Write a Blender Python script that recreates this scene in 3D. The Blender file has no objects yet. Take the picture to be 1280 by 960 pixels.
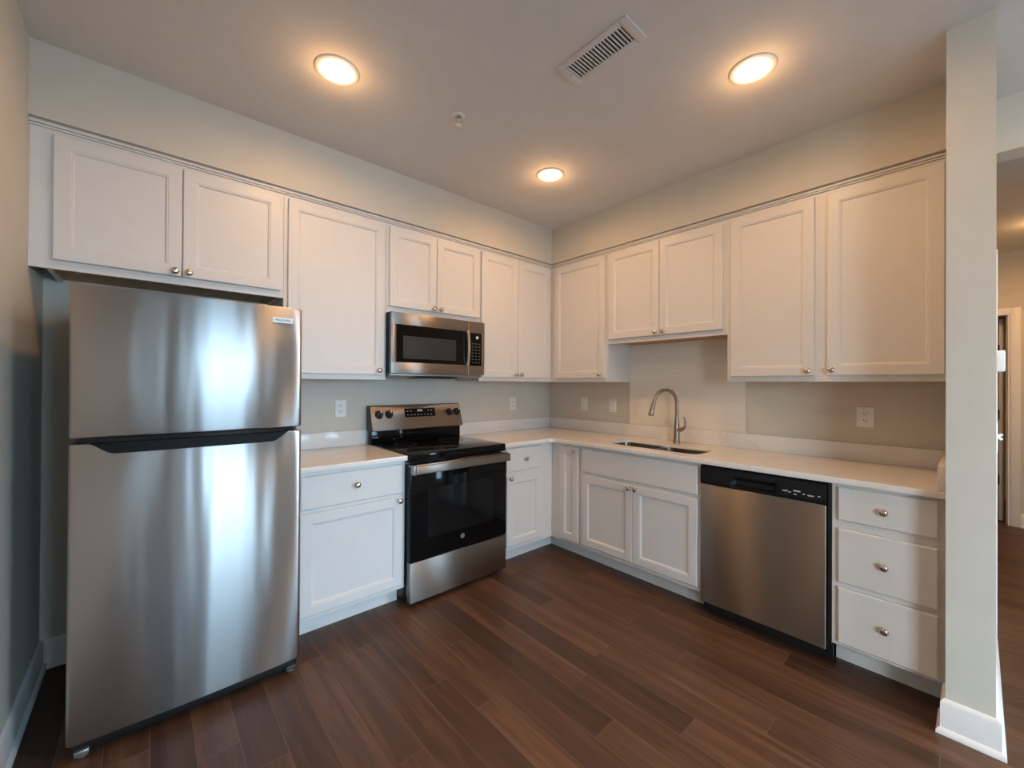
import bpy, bmesh, math, random
from mathutils import Vector, Matrix
random.seed(7)
S = bpy.context.scene
COL = S.collection
PI = math.pi

# ------------------------------------------------------------------ camera
F_PX, CX, CY = 515.1, 641.06, 478.48
YAW, PITCH, ROLL = math.radians(48.4454), math.radians(0.238), math.radians(0.3315)
cam = bpy.data.cameras.new('camera'); cam_o = bpy.data.objects.new('camera', cam); COL.objects.link(cam_o)
cam.sensor_width = 36.0; cam.lens = 36.0 * F_PX / 1280.0
cam.shift_x = (640 - CX) / 1280.0; cam.shift_y = (CY - 480) / 1280.0
cam.clip_start = 0.02
fwd = Vector((math.cos(YAW) * math.cos(PITCH), math.sin(YAW) * math.cos(PITCH), math.sin(PITCH)))
rgt = Vector((math.sin(YAW), -math.cos(YAW), 0)); upv = rgt.cross(fwd)
R2 = rgt * math.cos(ROLL) + upv * math.sin(ROLL); U2 = -rgt * math.sin(ROLL) + upv * math.cos(ROLL)
m = Matrix((R2, U2, -fwd)).transposed().to_4x4(); m.translation = Vector((-3.0825, -2.9116, 1.3444))
cam_o.matrix_world = m
S.camera = cam_o

# ------------------------------------------------------------------ view, world, daylight
S.view_settings.view_transform = 'Standard'; S.view_settings.look = 'None'
S.view_settings.gamma = 1.0; S.view_settings.use_curve_mapping = False
S.view_settings.exposure = 0.0
S.cycles.max_bounces = 10; S.cycles.diffuse_bounces = 5; S.cycles.glossy_bounces = 5
S.cycles.sample_clamp_indirect = 6.0
W = bpy.data.worlds.new('sky'); S.world = W; W.use_nodes = True
W.node_tree.nodes['Background'].inputs['Color'].default_value = (0.55, 0.75, 1.0, 1)
W.node_tree.nodes['Background'].inputs['Strength'].default_value = 1.0

WARM = (1.0, 0.53, 0.20)
DOWN_W = 6.3          # each recessed downlight
SKY_W = 4000.0         # daylight through the patio window
def area(name, loc, rot, sx, sy, power, color, shape='RECTANGLE', spread=PI):
    l = bpy.data.lights.new(name, 'AREA'); l.shape = shape; l.size = sx
    if shape in ('RECTANGLE', 'ELLIPSE'): l.size_y = sy
    l.energy = power; l.color = color; l.spread = spread
    o = bpy.data.objects.new(name, l); COL.objects.link(o); o.location = loc; o.rotation_euler = rot
    return o
area('daylight', (-0.3, -9.2, 2.7), (PI / 2 - math.radians(18), 0, 0), 10.0, 4.2, SKY_W, (0.49, 0.76, 1.0))
SIDE_W = 1450.0
area('added_side_fill', (-6.0, -6.0, 2.6), (0, -(PI / 2 - math.radians(18)), 0), 4.0, 5.0, SIDE_W, (0.62, 0.75, 0.82))  # added fill lamp, brightens the sink-wall fronts through the made-up left window
def bulb(name, loc, power, color, r):
    l = bpy.data.lights.new(name, 'POINT'); l.energy = power; l.color = color; l.shadow_soft_size = r
    o = bpy.data.objects.new(name, l); COL.objects.link(o); o.location = loc
    return o
BULB_W = 1.3

# ------------------------------------------------------------------ dimensions (metres)
LW = -3.453      # left wall plane x
H = 2.744        # ceiling
SFT = 0.358      # soffit depth
SFZ = 2.433      # soffit underside
STUB0, STUB1, STUBX = -2.829, -2.957, -0.749
YF = -6.5        # window wall
XE = 3.2         # far wall of the hall

# ------------------------------------------------------------------ materials
def mat(name, col, rough=0.5, metal=0.0, noise=0.03, nscale=30.0, bump=0.0, bscale=200.0, coat=0.0, spec=None, aniso=None, emit=None, estr=0.0):
    M = bpy.data.materials.new(name); M.use_nodes = True
    nt = M.node_tree; b = nt.nodes['Principled BSDF']
    b.inputs['Roughness'].default_value = rough; b.inputs['Metallic'].default_value = metal
    if coat: b.inputs['Coat Weight'].default_value = coat
    if spec is not None: b.inputs['Specular IOR Level'].default_value = spec
    tc = nt.nodes.new('ShaderNodeTexCoord')
    if noise > 0:
        n = nt.nodes.new('ShaderNodeTexNoise'); n.inputs['Scale'].default_value = nscale; n.inputs['Detail'].default_value = 3
        nt.links.new(tc.outputs['Object'], n.inputs['Vector'])
        r = nt.nodes.new('ShaderNodeValToRGB')
        r.color_ramp.elements[0].position = 0.3; r.color_ramp.elements[1].position = 0.7
        r.color_ramp.elements[0].color = (*[c * (1 - noise) for c in col], 1)
        r.color_ramp.elements[1].color = (*[min(1, c * (1 + noise)) for c in col], 1)
        nt.links.new(n.outputs['Fac'], r.inputs['Fac']); nt.links.new(r.outputs['Color'], b.inputs['Base Color'])
    else:
        b.inputs['Base Color'].default_value = (*col, 1)
    if bump:
        n2 = nt.nodes.new('ShaderNodeTexNoise'); n2.inputs['Scale'].default_value = bscale; n2.inputs['Detail'].default_value = 2
        nt.links.new(tc.outputs['Object'], n2.inputs['Vector'])
        bp = nt.nodes.new('ShaderNodeBump'); bp.inputs['Strength'].default_value = bump; bp.inputs['Distance'].default_value = 0.002
        nt.links.new(n2.outputs['Fac'], bp.inputs['Height']); nt.links.new(bp.outputs['Normal'], b.inputs['Normal'])
    if emit:
        b.inputs['Emission Color'].default_value = (*emit, 1); b.inputs['Emission Strength'].default_value = estr
    return M

def steel(name, col, rough, aniso, rot, brush_axis='x', wave=0.0):
    """brushed stainless: stretched grain plus an anisotropic highlight"""
    M = bpy.data.materials.new(name); M.use_nodes = True
    nt = M.node_tree; b = nt.nodes['Principled BSDF']
    b.inputs['Metallic'].default_value = 1.0
    tc = nt.nodes.new('ShaderNodeTexCoord'); mp = nt.nodes.new('ShaderNodeMapping')
    mp.inputs['Scale'].default_value = {'x': (2, 400, 400), 'z': (400, 400, 2)}[brush_axis]
    nt.links.new(tc.outputs['Object'], mp.inputs['Vector'])
    n = nt.nodes.new('ShaderNodeTexNoise'); n.inputs['Scale'].default_value = 1.0; n.inputs['Detail'].default_value = 2
    nt.links.new(mp.outputs['Vector'], n.inputs['Vector'])
    r = nt.nodes.new('ShaderNodeValToRGB')
    r.color_ramp.elements[0].color = (*[c * 0.985 for c in col], 1); r.color_ramp.elements[1].color = (*[min(1, c * 1.015) for c in col], 1)
    nt.links.new(n.outputs['Fac'], r.inputs['Fac']); nt.links.new(r.outputs['Color'], b.inputs['Base Color'])
    mr = nt.nodes.new('ShaderNodeMapRange'); mr.inputs['To Min'].default_value = rough * 0.97; mr.inputs['To Max'].default_value = rough * 1.03
    nt.links.new(n.outputs['Fac'], mr.inputs['Value']); nt.links.new(mr.outputs['Result'], b.inputs['Roughness'])
    if aniso:
        b.inputs['Anisotropic'].default_value = aniso; b.inputs['Anisotropic Rotation'].default_value = rot
        t = nt.nodes.new('ShaderNodeTangent'); t.direction_type = 'RADIAL'; t.axis = 'Z'
        nt.links.new(t.outputs['Tangent'], b.inputs['Tangent'])
    if wave:   # slight waviness of the sheet, long in z
        mp2 = nt.nodes.new('ShaderNodeMapping'); mp2.inputs['Scale'].default_value = (9, 9, 0.9)
        nt.links.new(tc.outputs['Object'], mp2.inputs['Vector'])
        n3 = nt.nodes.new('ShaderNodeTexNoise'); n3.inputs['Scale'].default_value = 1.0; n3.inputs['Detail'].default_value = 1
        nt.links.new(mp2.outputs['Vector'], n3.inputs['Vector'])
        bp = nt.nodes.new('ShaderNodeBump'); bp.inputs['Strength'].default_value = 1.0; bp.inputs['Distance'].default_value = wave
        nt.links.new(n3.outputs['Fac'], bp.inputs['Height']); nt.links.new(bp.outputs['Normal'], b.inputs['Normal'])
    return M

M_WALL = mat('wall_paint', (0.64, 0.605, 0.53), 0.75, noise=0.02, nscale=8, bump=0.12, bscale=260)
M_CEIL = mat('ceiling_paint', (0.73, 0.72, 0.71), 0.85, noise=0.02, nscale=8, bump=0.15, bscale=220)
M_TRIM = mat('white_trim_paint', (0.80, 0.80, 0.79), 0.4, noise=0.015)
M_CAB = mat('white_cabinet_paint', (0.745, 0.73, 0.71), 0.38, noise=0.012, nscale=12)
M_WOOD = mat('raw_wood', (0.48, 0.30, 0.165), 0.6, noise=0.25, nscale=25)
M_NICK = mat('satin_nickel', (0.62, 0.58, 0.53), 0.24, 1.0, noise=0.03)
M_FAUC = mat('brushed_nickel', (0.40, 0.34, 0.275), 0.30, 1.0, noise=0.03)
M_BLACK = mat('black_plastic', (0.012, 0.012, 0.013), 0.35, noise=0.1)
M_BGLASS = mat('black_glass', (0.004, 0.004, 0.0045), 0.06, noise=0.0, spec=0.16)
M_WINGL = mat('dark_oven_window', (0.009, 0.009, 0.0095), 0.07, noise=0.05, spec=0.18)
M_MESH = mat('grey_mesh_window', (0.038, 0.037, 0.035), 0.45, noise=0.08, nscale=300, spec=0.2)
M_DGREY = mat('dark_grey_enamel', (0.05, 0.052, 0.055), 0.45, noise=0.05)
M_GREY = mat('grey_metal', (0.35, 0.35, 0.35), 0.4, 0.8, noise=0.05)
M_PLATE = mat('white_plastic', (0.82, 0.82, 0.80), 0.35, noise=0.01)
M_SLOT = mat('dark_slot', (0.02, 0.018, 0.016), 0.6, noise=0.05)
M_MARK = mat('pale_print', (0.55, 0.56, 0.57), 0.5, noise=0.02)
M_BADGE = mat('silver_badge', (0.80, 0.80, 0.80), 0.35, 0.2, noise=0.02)
M_VENT = mat('white_enamel', (0.70, 0.69, 0.67), 0.45, noise=0.02)
M_LENS = mat('lamp_lens', (1, 0.97, 0.9), 0.4, noise=0.0, emit=(1.0, 0.86, 0.66), estr=9.0)
M_CHROME = mat('chrome', (0.75, 0.75, 0.76), 0.12, 1.0, noise=0.02)
M_STEEL_F = steel('fridge_steel', (0.43, 0.42, 0.41), 0.29, 1.0, 0.25, 'x', wave=0.0035)
M_STEEL = steel('brushed_steel', (0.31, 0.28, 0.255), 0.34, 0.9, 0.25)
M_STEEL_D = steel('dishwasher_steel', (0.36, 0.33, 0.305), 0.38, 1.0, 0.25, 'x', wave=0.002)
M_SINK = steel('sink_steel', (0.40, 0.36, 0.32), 0.25, 0.0, 0)
M_STEEL_H = steel('handle_steel', (0.66, 0.63, 0.59), 0.30, 0.6, 0.25)

def quartz():
    M = mat('quartz', (0.74, 0.71, 0.67), 0.16, noise=0.0)
    nt = M.node_tree; b = nt.nodes['Principled BSDF']
    tc = nt.nodes.new('ShaderNodeTexCoord')
    n = nt.nodes.new('ShaderNodeTexNoise'); n.inputs['Scale'].default_value = 2.2; n.inputs['Detail'].default_value = 7; n.inputs['Distortion'].default_value = 1.2
    nt.links.new(tc.outputs['Object'], n.inputs['Vector'])
    r = nt.nodes.new('ShaderNodeValToRGB'); e = r.color_ramp.elements
    e[0].position = 0.0; e[0].color = (0.85, 0.82, 0.78, 1); e[1].position = 1.0; e[1].color = (0.85, 0.82, 0.78, 1)
    for p, c in ((0.47, (0.83, 0.80, 0.76, 1)), (0.50, (0.785, 0.755, 0.715, 1)), (0.53, (0.835, 0.805, 0.765, 1))):
        q = e.new(p); q.color = c
    nt.links.new(n.outputs['Fac'], r.inputs['Fac']); nt.links.new(r.outputs['Color'], b.inputs['Base Color'])
    return M
M_QUARTZ = quartz()

def tile_mat():
    M = mat('white_panel_tile', (0.80, 0.765, 0.70), 0.3, noise=0.0)
    nt = M.node_tree; b = nt.nodes['Principled BSDF']
    tc = nt.nodes.new('ShaderNodeTexCoord'); sp = nt.nodes.new('ShaderNodeSeparateXYZ'); cb = nt.nodes.new('ShaderNodeCombineXYZ')
    nt.links.new(tc.outputs['Object'], sp.inputs['Vector']); nt.links.new(sp.outputs['X'], cb.inputs['X']); nt.links.new(sp.outputs['Z'], cb.inputs['Y'])
    br = nt.nodes.new('ShaderNodeTexBrick'); br.inputs['Scale'].default_value = 1.0
    br.inputs['Brick Width'].default_value = 0.31; br.inputs['Row Height'].default_value = 0.0335; br.inputs['Mortar Size'].default_value = 0.0016
    br.inputs['Mortar Smooth'].default_value = 0.4
    br.inputs['Color1'].default_value = (0.80, 0.765, 0.70, 1); br.inputs['Color2'].default_value = (0.785, 0.75, 0.685, 1); br.inputs['Mortar'].default_value = (0.86, 0.825, 0.76, 1)
    nt.links.new(cb.outputs['Vector'], br.inputs['Vector']); nt.links.new(br.outputs['Color'], b.inputs['Base Color'])
    bp = nt.nodes.new('ShaderNodeBump'); bp.inputs['Strength'].default_value = 0.25; bp.inputs['Distance'].default_value = 0.001; bp.invert = True
    nt.links.new(br.outputs['Fac'], bp.inputs['Height']); nt.links.new(bp.outputs['Normal'], b.inputs['Normal'])
    return M
M_TILE = tile_mat()

def floor_mat():
    M = bpy.data.materials.new('dark_plank_floor'); M.use_nodes = True
    nt = M.node_tree; b = nt.nodes['Principled BSDF']; L = nt.links.new
    def math_(op, a, c=None):
        n = nt.nodes.new('ShaderNodeMath'); n.operation = op
        for i, v in enumerate((a, c)):
            if v is None: continue
            if isinstance(v, (int, float)): n.inputs[i].default_value = v
            else: L(v, n.inputs[i])
        return n.outputs[0]
    tc = nt.nodes.new('ShaderNodeTexCoord'); sp = nt.nodes.new('ShaderNodeSeparateXYZ'); L(tc.outputs['Object'], sp.inputs['Vector'])
    x, y = sp.outputs['X'], sp.outputs['Y']
    W_, L_ = 0.127, 1.22
    u = math_('DIVIDE', math_('ADD', x, 1.924 + 0.127 * 16), W_)        # rows; row 16 starts at x=-1.924
    row = math_('FLOOR', u); fu = math_('SUBTRACT', u, row)
    # butt joints per row as laid
    joints = {11: -0.765, 12: -1.557, 13: -2.05, 14: -1.30, 15: -1.533, 16: -1.115, 17: -1.944, 18: -1.709, 19: -0.936, 20: -1.652,
              21: -1.149, 22: -1.938, 23: -1.602, 24: -1.886, 25: -1.067, 26: -1.75, 10: -1.95, 9: -1.25, 8: -2.3, 7: -1.6, 6: -0.9, 5: -1.9}
    ramp = nt.nodes.new('ShaderNodeValToRGB'); cr = ramp.color_ramp; cr.interpolation = 'CONSTANT'
    vals = [((-joints.get(k, -(0.3 + (k * 0.47) % 1.2))) % L_) / L_ for k in range(3, 31)]
    cr.elements[0].position = 0.0; cr.elements[0].color = (vals[0],) * 3 + (1,)
    cr.elements[1].position = 1 / 28; cr.elements[1].color = (vals[1],) * 3 + (1,)
    for i in range(2, 28):
        e = cr.elements.new(i / 28); e.color = (vals[i],) * 3 + (1,)
    wrapped = math_('FLOORED_MODULO', math_('SUBTRACT', row, 3), 28)
    L(math_('DIVIDE', math_('ADD', wrapped, 0.5), 28), ramp.inputs['Fac'])
    v = math_('ADD', math_('DIVIDE', y, L_), ramp.outputs['Color'])
    idx = math_('FLOOR', v); fv = math_('SUBTRACT', v, idx)
    cb = nt.nodes.new('ShaderNodeCombineXYZ'); L(row, cb.inputs['X']); L(idx, cb.inputs['Y'])
    wn = nt.nodes.new('ShaderNodeTexWhiteNoise'); wn.noise_dimensions = '3D'; L(cb.outputs['Vector'], wn.inputs['Vector'])
    # grain, shifted per plank
    gv = nt.nodes.new('ShaderNodeCombineXYZ')
    L(math_('MULTIPLY', x, 22.0), gv.inputs['X']); L(math_('ADD', math_('MULTIPLY', y, 1.6), math_('MULTIPLY', wn.outputs['Value'], 40)), gv.inputs['Y']); L(math_('MULTIPLY', row, 3.7), gv.inputs['Z'])
    g = nt.nodes.new('ShaderNodeTexNoise'); g.inputs['Scale'].default_value = 1.0; g.inputs['Detail'].default_value = 7; g.inputs['Roughness'].default_value = 0.62; g.inputs['Distortion'].default_value = 0.8
    L(gv.outputs['Vector'], g.inputs['Vector'])
    tone = nt.nodes.new('ShaderNodeValToRGB'); e = tone.color_ramp.elements
    e[0].position = 0.0; e[0].color = (0.036, 0.018, 0.0115, 1); e[1].position = 1.0; e[1].color = (0.175, 0.088, 0.050, 1)
    q = e.new(0.5); q.color = (0.088, 0.043, 0.025, 1)
    mixv = math_('ADD', math_('MULTIPLY', wn.outputs['Value'], 0.52), math_('MULTIPLY', math_('SUBTRACT', g.outputs['Fac'], 0.5), 1.5))
    L(math_('ADD', mixv, 0.22), tone.inputs['Fac'])
    # seams: micro bevel, slightly pale
    eu = math_('MULTIPLY', math_('MINIMUM', fu, math_('SUBTRACT', 1.0, fu)), W_)
    ev = math_('MULTIPLY', math_('MINIMUM', fv, math_('SUBTRACT', 1.0, fv)), L_)
    edge = math_('MINIMUM', eu, ev)
    seam = math_('LESS_THAN', edge, 0.0013)
    mx = nt.nodes.new('ShaderNodeMix'); mx.data_type = 'RGBA'; L(math_('MULTIPLY', seam, 0.75), mx.inputs['Factor'])
    L(tone.outputs['Color'], mx.inputs['A']); mx.inputs['B'].default_value = (0.17, 0.105, 0.075, 1)
    L(mx.outputs['Result'], b.inputs['Base Color'])
    rr = nt.nodes.new('ShaderNodeMapRange'); L(g.outputs['Fac'], rr.inputs['Value']); rr.inputs['To Min'].default_value = 0.36; rr.inputs['To Max'].default_value = 0.5
    L(rr.outputs['Result'], b.inputs['Roughness'])
    b.inputs['Specular IOR Level'].default_value = 0.4
    bp = nt.nodes.new('ShaderNodeBump'); bp.inputs['Strength'].default_value = 0.25; bp.inputs['Distance'].default_value = 0.001
    hh = math_('ADD', math_('MULTIPLY', g.outputs['Fac'], 0.5), math_('MULTIPLY', math_('MINIMUM', math_('DIVIDE', edge, 0.003), 1.0), 0.8))
    L(hh, bp.inputs['Height']); L(bp.outputs['Normal'], b.inputs['Normal'])
    return M
M_FLOOR = floor_mat()

def glass_mat():
    M = bpy.data.materials.new('window_glass'); M.use_nodes = True
    nt = M.node_tree; nt.nodes.clear()
    o = nt.nodes.new('ShaderNodeOutputMaterial'); mx = nt.nodes.new('ShaderNodeMixShader'); mx.inputs[0].default_value = 0.06
    t = nt.nodes.new('ShaderNodeBsdfTransparent'); g = nt.nodes.new('ShaderNodeBsdfGlossy'); g.inputs['Roughness'].default_value = 0.02
    nt.links.new(t.outputs[0], mx.inputs[1]); nt.links.new(g.outputs[0], mx.inputs[2]); nt.links.new(mx.outputs[0], o.inputs[0])
    return M
M_GLASS = glass_mat()

# ------------------------------------------------------------------ mesh helpers
class MB:
    def __init__(s): s.bm = bmesh.new()
    def box(s, x0, x1, y0, y1, z0, z1, bev=0.0, seg=2):
        bm = s.bm
        xs, ys, zs = sorted((x0, x1)), sorted((y0, y1)), sorted((z0, z1))
        vs = [bm.verts.new((x, y, z)) for x in xs for y in ys for z in zs]
        fs = [(0, 1, 3, 2), (4, 6, 7, 5), (0, 4, 5, 1), (2, 3, 7, 6), (0, 2, 6, 4), (1, 5, 7, 3)]
        faces = [bm.faces.new([vs[i] for i in f]) for f in fs]
        if bev > 0:
            es = list({e for f in faces for e in f.edges})
            bmesh.ops.bevel(bm, geom=es, offset=bev, segments=seg, affect='EDGES', profile=0.5)
        return s
    def rings(s, rects, x0, x1, z0, z1, yb):
        """stack of rectangles facing -Y: (inset, out) from outer back to the inner front"""
        bm = s.bm; loops = []
        for ins, out in rects:
            y = yb - out
            loops.append([bm.verts.new(p) for p in ((x0 + ins, y, z0 + ins), (x1 - ins, y, z0 + ins), (x1 - ins, y, z1 - ins), (x0 + ins, y, z1 - ins))])
        for a, b in zip(loops, loops[1:]):
            for i in range(4):
                j = (i + 1) % 4; bm.faces.new((a[i], a[j], b[j], b[i]))
        bm.faces.new(loops[-1]); bm.faces.new(loops[0][::-1])
        return s
    def loft(s, loops, cap0=True, cap1=True, closed=True):
        bm = s.bm; L = [[bm.verts.new(p) for p in lp] for lp in loops]
        n = len(L[0])
        for a, b in zip(L, L[1:]):
            for i in range(n if closed else n - 1):
                j = (i + 1) % n; bm.faces.new((a[i], a[j], b[j], b[i]))
        if cap0: bm.faces.new(L[0][::-1])
        if cap1: bm.faces.new(L[-1])
        return s
    def lathe(s, prof, loc, axis='Y-', n=24):
        """prof: (radius, height) pairs along the axis"""
        ax = {'Y-': (Vector((1, 0, 0)), Vector((0, 0, 1)), Vector((0, -1, 0))), 'Z': (Vector((1, 0, 0)), Vector((0, 1, 0)), Vector((0, 0, 1))),
              'Z-': (Vector((1, 0, 0)), Vector((0, -1, 0)), Vector((0, 0, -1)))}[axis] if isinstance(axis, str) else axis
        loc = Vector(loc)
        loops = [[loc + ax[0] * (r * math.cos(2 * PI * i / n)) + ax[1] * (r * math.sin(2 * PI * i / n)) + ax[2] * h for i in range(n)] for r, h in prof]
        return s.loft(loops)
    def tube(s, pts, rad, n=14):
        pts = [Vector(p) for p in pts]; rad = rad if isinstance(rad, (list, tuple)) else [rad] * len(pts)
        loops = []; ref = None
        for i, p in enumerate(pts):
            t = (pts[min(i + 1, len(pts) - 1)] - pts[max(i - 1, 0)]).normalized()
            if ref is None:
                ref = t.cross(Vector((0, 0, 1)));
                if ref.length < 1e-3: ref = t.cross(Vector((0, 1, 0)))
            a = (ref - t * ref.dot(t)).normalized(); bb = t.cross(a); ref = a
            loops.append([p + (a * math.cos(2 * PI * k / n) + bb * math.sin(2 * PI * k / n)) * rad[i] for k in range(n)])
        return s.loft(loops)
    def prism(s, poly, axis, a0, a1, bev=0.0):
        """poly of 2-D points; axis 'z': (x,y), 'y': (x,z), 'x': (y,z)"""
        f = {'z': lambda p, a: (p[0], p[1], a), 'y': lambda p, a: (p[0], a, p[1]), 'x': lambda p, a: (a, p[0], p[1])}[axis]
        nb = len(s.bm.verts)
        s.loft([[f(p, a0) for p in poly], [f(p, a1) for p in poly]])
        return s
    def build(s, name, material, parent=None, smooth=True, angle=32):
        bm = s.bm
        bmesh.ops.recalc_face_normals(bm, faces=bm.faces)
        me = bpy.data.meshes.new(name); bm.to_mesh(me); bm.free()
        if smooth:
            for p in me.polygons: p.use_smooth = True
            me.set_sharp_from_angle(angle=math.radians(angle))
        o = bpy.data.objects.new(name, me); COL.objects.link(o)
        me.materials.append(material)
        if parent is not None: o.parent = parent
        return o

def thing(name, label, cat, loc=(0, 0, 0), rotz=0.0, group=None):
    o = bpy.data.objects.new(name, None); COL.objects.link(o); o.empty_display_size = 0.1
    o.location = loc; o.rotation_euler = (0, 0, rotz); o['label'] = label; o['category'] = cat
    if group: o['group'] = group
    return o
def tag(o, label, cat, group=None):
    o['label'] = label; o['category'] = cat
    if group: o['group'] = group
    return o
def struct(o, label=None):
    o['kind'] = 'structure'
    if label: o['label'] = label
    return o
def dup(root, loc, rotz, label, group=None):
    r = root.copy(); COL.objects.link(r); r.location = loc; r.rotation_euler = (0, 0, rotz); r['label'] = label
    if group: r['group'] = group
    for ch in list(root.children):
        c = ch.copy(); COL.objects.link(c); c.parent = r
        for g in list(ch.children):
            d = g.copy(); COL.objects.link(d); d.parent = c
    return r
def text(name, body, size, loc, parent, material, rot=(PI / 2, 0, 0), extrude=0.0004, xscale=1.0):
    c = bpy.data.curves.new(name, 'FONT'); c.body = body; c.size = size; c.align_x = 'CENTER'; c.align_y = 'CENTER'; c.extrude = extrude
    t = bpy.data.objects.new(name, c); COL.objects.link(t)
    dg = bpy.context.evaluated_depsgraph_get()
    me = bpy.data.meshes.new_from_object(t.evaluated_get(dg)); bpy.data.objects.remove(t)
    me.transform(Matrix.Translation(loc) @ Matrix.Rotation(rot[2], 4, 'Z') @ Matrix.Rotation(rot[0], 4, 'X') @ Matrix.Diagonal((xscale, 1, 1, 1)))
    o = bpy.data.objects.new(name, me); COL.objects.link(o); me.materials.clear(); me.materials.append(material); o.parent = parent
    return o
def rrect(x0, x1, y0, y1, r, n=6):
    pts = []
    for cx, cy, a in ((x1 - r, y1 - r, 0), (x0 + r, y1 - r, 90), (x0 + r, y0 + r, 180), (x1 - r, y0 + r, 270)):
        for k in range(n + 1):
            t = math.radians(a + 90 * k / n); pts.append((cx + r * math.cos(t), cy + r * math.sin(t)))
    return pts
RW = -PI / 2          # rotation of things on the sink wall (local -Y faces world -X)

# ================================================================== the setting
struct(MB().box(LW - 0.1, XE + 1.5, YF - 0.1, 0.1, -0.1, 0.0).build('floor', M_FLOOR, smooth=False))
struct(MB().box(LW - 0.1, 0.1, YF - 0.1, 0.1, H, H + 0.1).build('ceiling', M_CEIL, smooth=False))
wl = MB(); LY0, LY1, LZ0, LZ1 = -6.1, -4.5, 0.45, 2.12      # opening for an unseen left-wall window, added to let in side light
wl.box(LW - 0.1, LW, LY1, 0.1, 0, H); wl.box(LW - 0.1, LW, YF - 0.1, LY0, 0, H); wl.box(LW - 0.1, LW, LY0, LY1, 0, LZ0); wl.box(LW - 0.1, LW, LY0, LY1, LZ1, H)
struct(wl.build('wall_left', M_WALL, smooth=False))
win = MB()
for a, b_ in ((LY0, LY0 + 0.05), (LY1 - 0.05, LY1)): win.box(LW - 0.1, LW + 0.01, a, b_, LZ0, LZ1, 0.004)
for a, b_ in ((LZ0, LZ0 + 0.06), (1.26, 1.31), (LZ1 - 0.05, LZ1)): win.box(LW - 0.1, LW + 0.01, LY0, LY1, a, b_, 0.004)
w1 = struct(win.build('window_3', M_TRIM))
MB().box(LW - 0.06, LW - 0.054, LY0 + 0.05, LY1 - 0.05, LZ0 + 0.06, LZ1 - 0.05).build('glass_pane', M_GLASS, w1)
struct(MB().box(LW, 0.1, 0, 0.1, 0, H).build('wall_back', M_WALL, smooth=False))
struct(MB().box(0, 0.1, STUB0, 0, 0, H).build('wall_right', M_WALL, smooth=False))
struct(MB().box(STUBX, 0.1, STUB1, STUB0, 0, H).build('wall_stub', M_WALL, smooth=False))
# soffit over the wall cabinets, L-shaped
sof = MB(); sof.box(LW, 0, -SFT, 0, SFZ, H); sof.box(-SFT, 0, STUB0, -SFT, SFZ, H)
struct(sof.build('wall_soffit', M_WALL, smooth=False))
# opening to the hall: header, hall walls and ceiling, wall past the opening
OY = -4.15
struct(MB().box(0, 0.14, OY, STUB1, 2.482, H).build('wall_header', M_WALL, smooth=False))
struct(MB().box(2.6, 2.7, YF - 0.12, OY - 0.1, 0, H).build('wall_living', M_WALL, smooth=False))
struct(MB().box(0.1, 1.05, STUB1, STUB1 + 0.12, 0, 2.69).build('wall_hall', M_WALL, smooth=False))
struct(MB().box(1.05, XE + 1.4, -2.2, -2.1, 0, 2.69).build('wall_hall_recess', M_WALL, smooth=False))
struct(MB().box(0.95, 1.05, STUB1 + 0.12, -2.1, 0, 2.69).build('wall_hall_return', M_WALL, smooth=False))
struct(MB().box(0.0, XE + 1.4, OY - 0.1, OY, 0, H).build('wall_hall_side', M_WALL, smooth=False))
struct(MB().box(0.1, XE + 1.4, OY, -2.2, 2.665, 2.74).build('ceiling_hall', M_CEIL, smooth=False))
DJ = -3.118                      # jamb of the far door
wf = MB(); wf.box(XE, XE + 0.12, OY, DJ, 0, 2.665); wf.box(XE, XE + 0.12, -2.32, -2.2, 0, 2.665); wf.box(XE, XE + 0.12, DJ, -2.32, 2.05, 2.665)
struct(wf.build('wall_hall_end', M_WALL, smooth=False))
struct(MB().box(XE + 1.4, XE + 1.5, OY, -2.1, 0, 2.7).build('wall_far_room', M_WALL, smooth=False))
# window wall behind the camera: a glazed patio door, plus a window added for extra daylight
WINS = ((-2.50, -1.36, 0.06, 2.12, -1.88), (0.25, 1.15, 0.45, 2.12, 0.70))
ww = MB(); xprev = LW
for a, b_, c, d, _ in WINS:
    ww.box(xprev, a, YF - 0.12, YF, 0, H); ww.box(a, b_, YF - 0.12, YF, d, H); ww.box(a, b_, YF - 0.12, YF, 0, c); xprev = b_
ww.box(xprev, 2.7, YF - 0.12, YF, 0, H)
struct(ww.build('wall_front', M_WALL, smooth=False))
for k, (wx0, wx1, wz0, wz1, wm) in enumerate(WINS):
    win = MB()
    for a, b_ in ((wx0, wx0 + 0.06), (wx1 - 0.06, wx1), (wm - 0.05, wm + 0.05)): win.box(a, b_, YF - 0.1, YF + 0.01, wz0, wz1, 0.004)
    win.box(wx0, wx1, YF - 0.1, YF + 0.01, wz1 - 0.06, wz1, 0.004); win.box(wx0, wx1, YF - 0.1, YF + 0.01, wz0, wz0 + 0.08, 0.004)
    w1 = struct(win.build('window_%d' % (k + 1), M_TRIM))  # the one further right is added for its light only
    MB().box(wx0 + 0.06, wx1 - 0.06, YF - 0.06, YF - 0.054, wz0 + 0.08, wz1 - 0.06).build('glass_pane', M_GLASS, w1)

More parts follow.
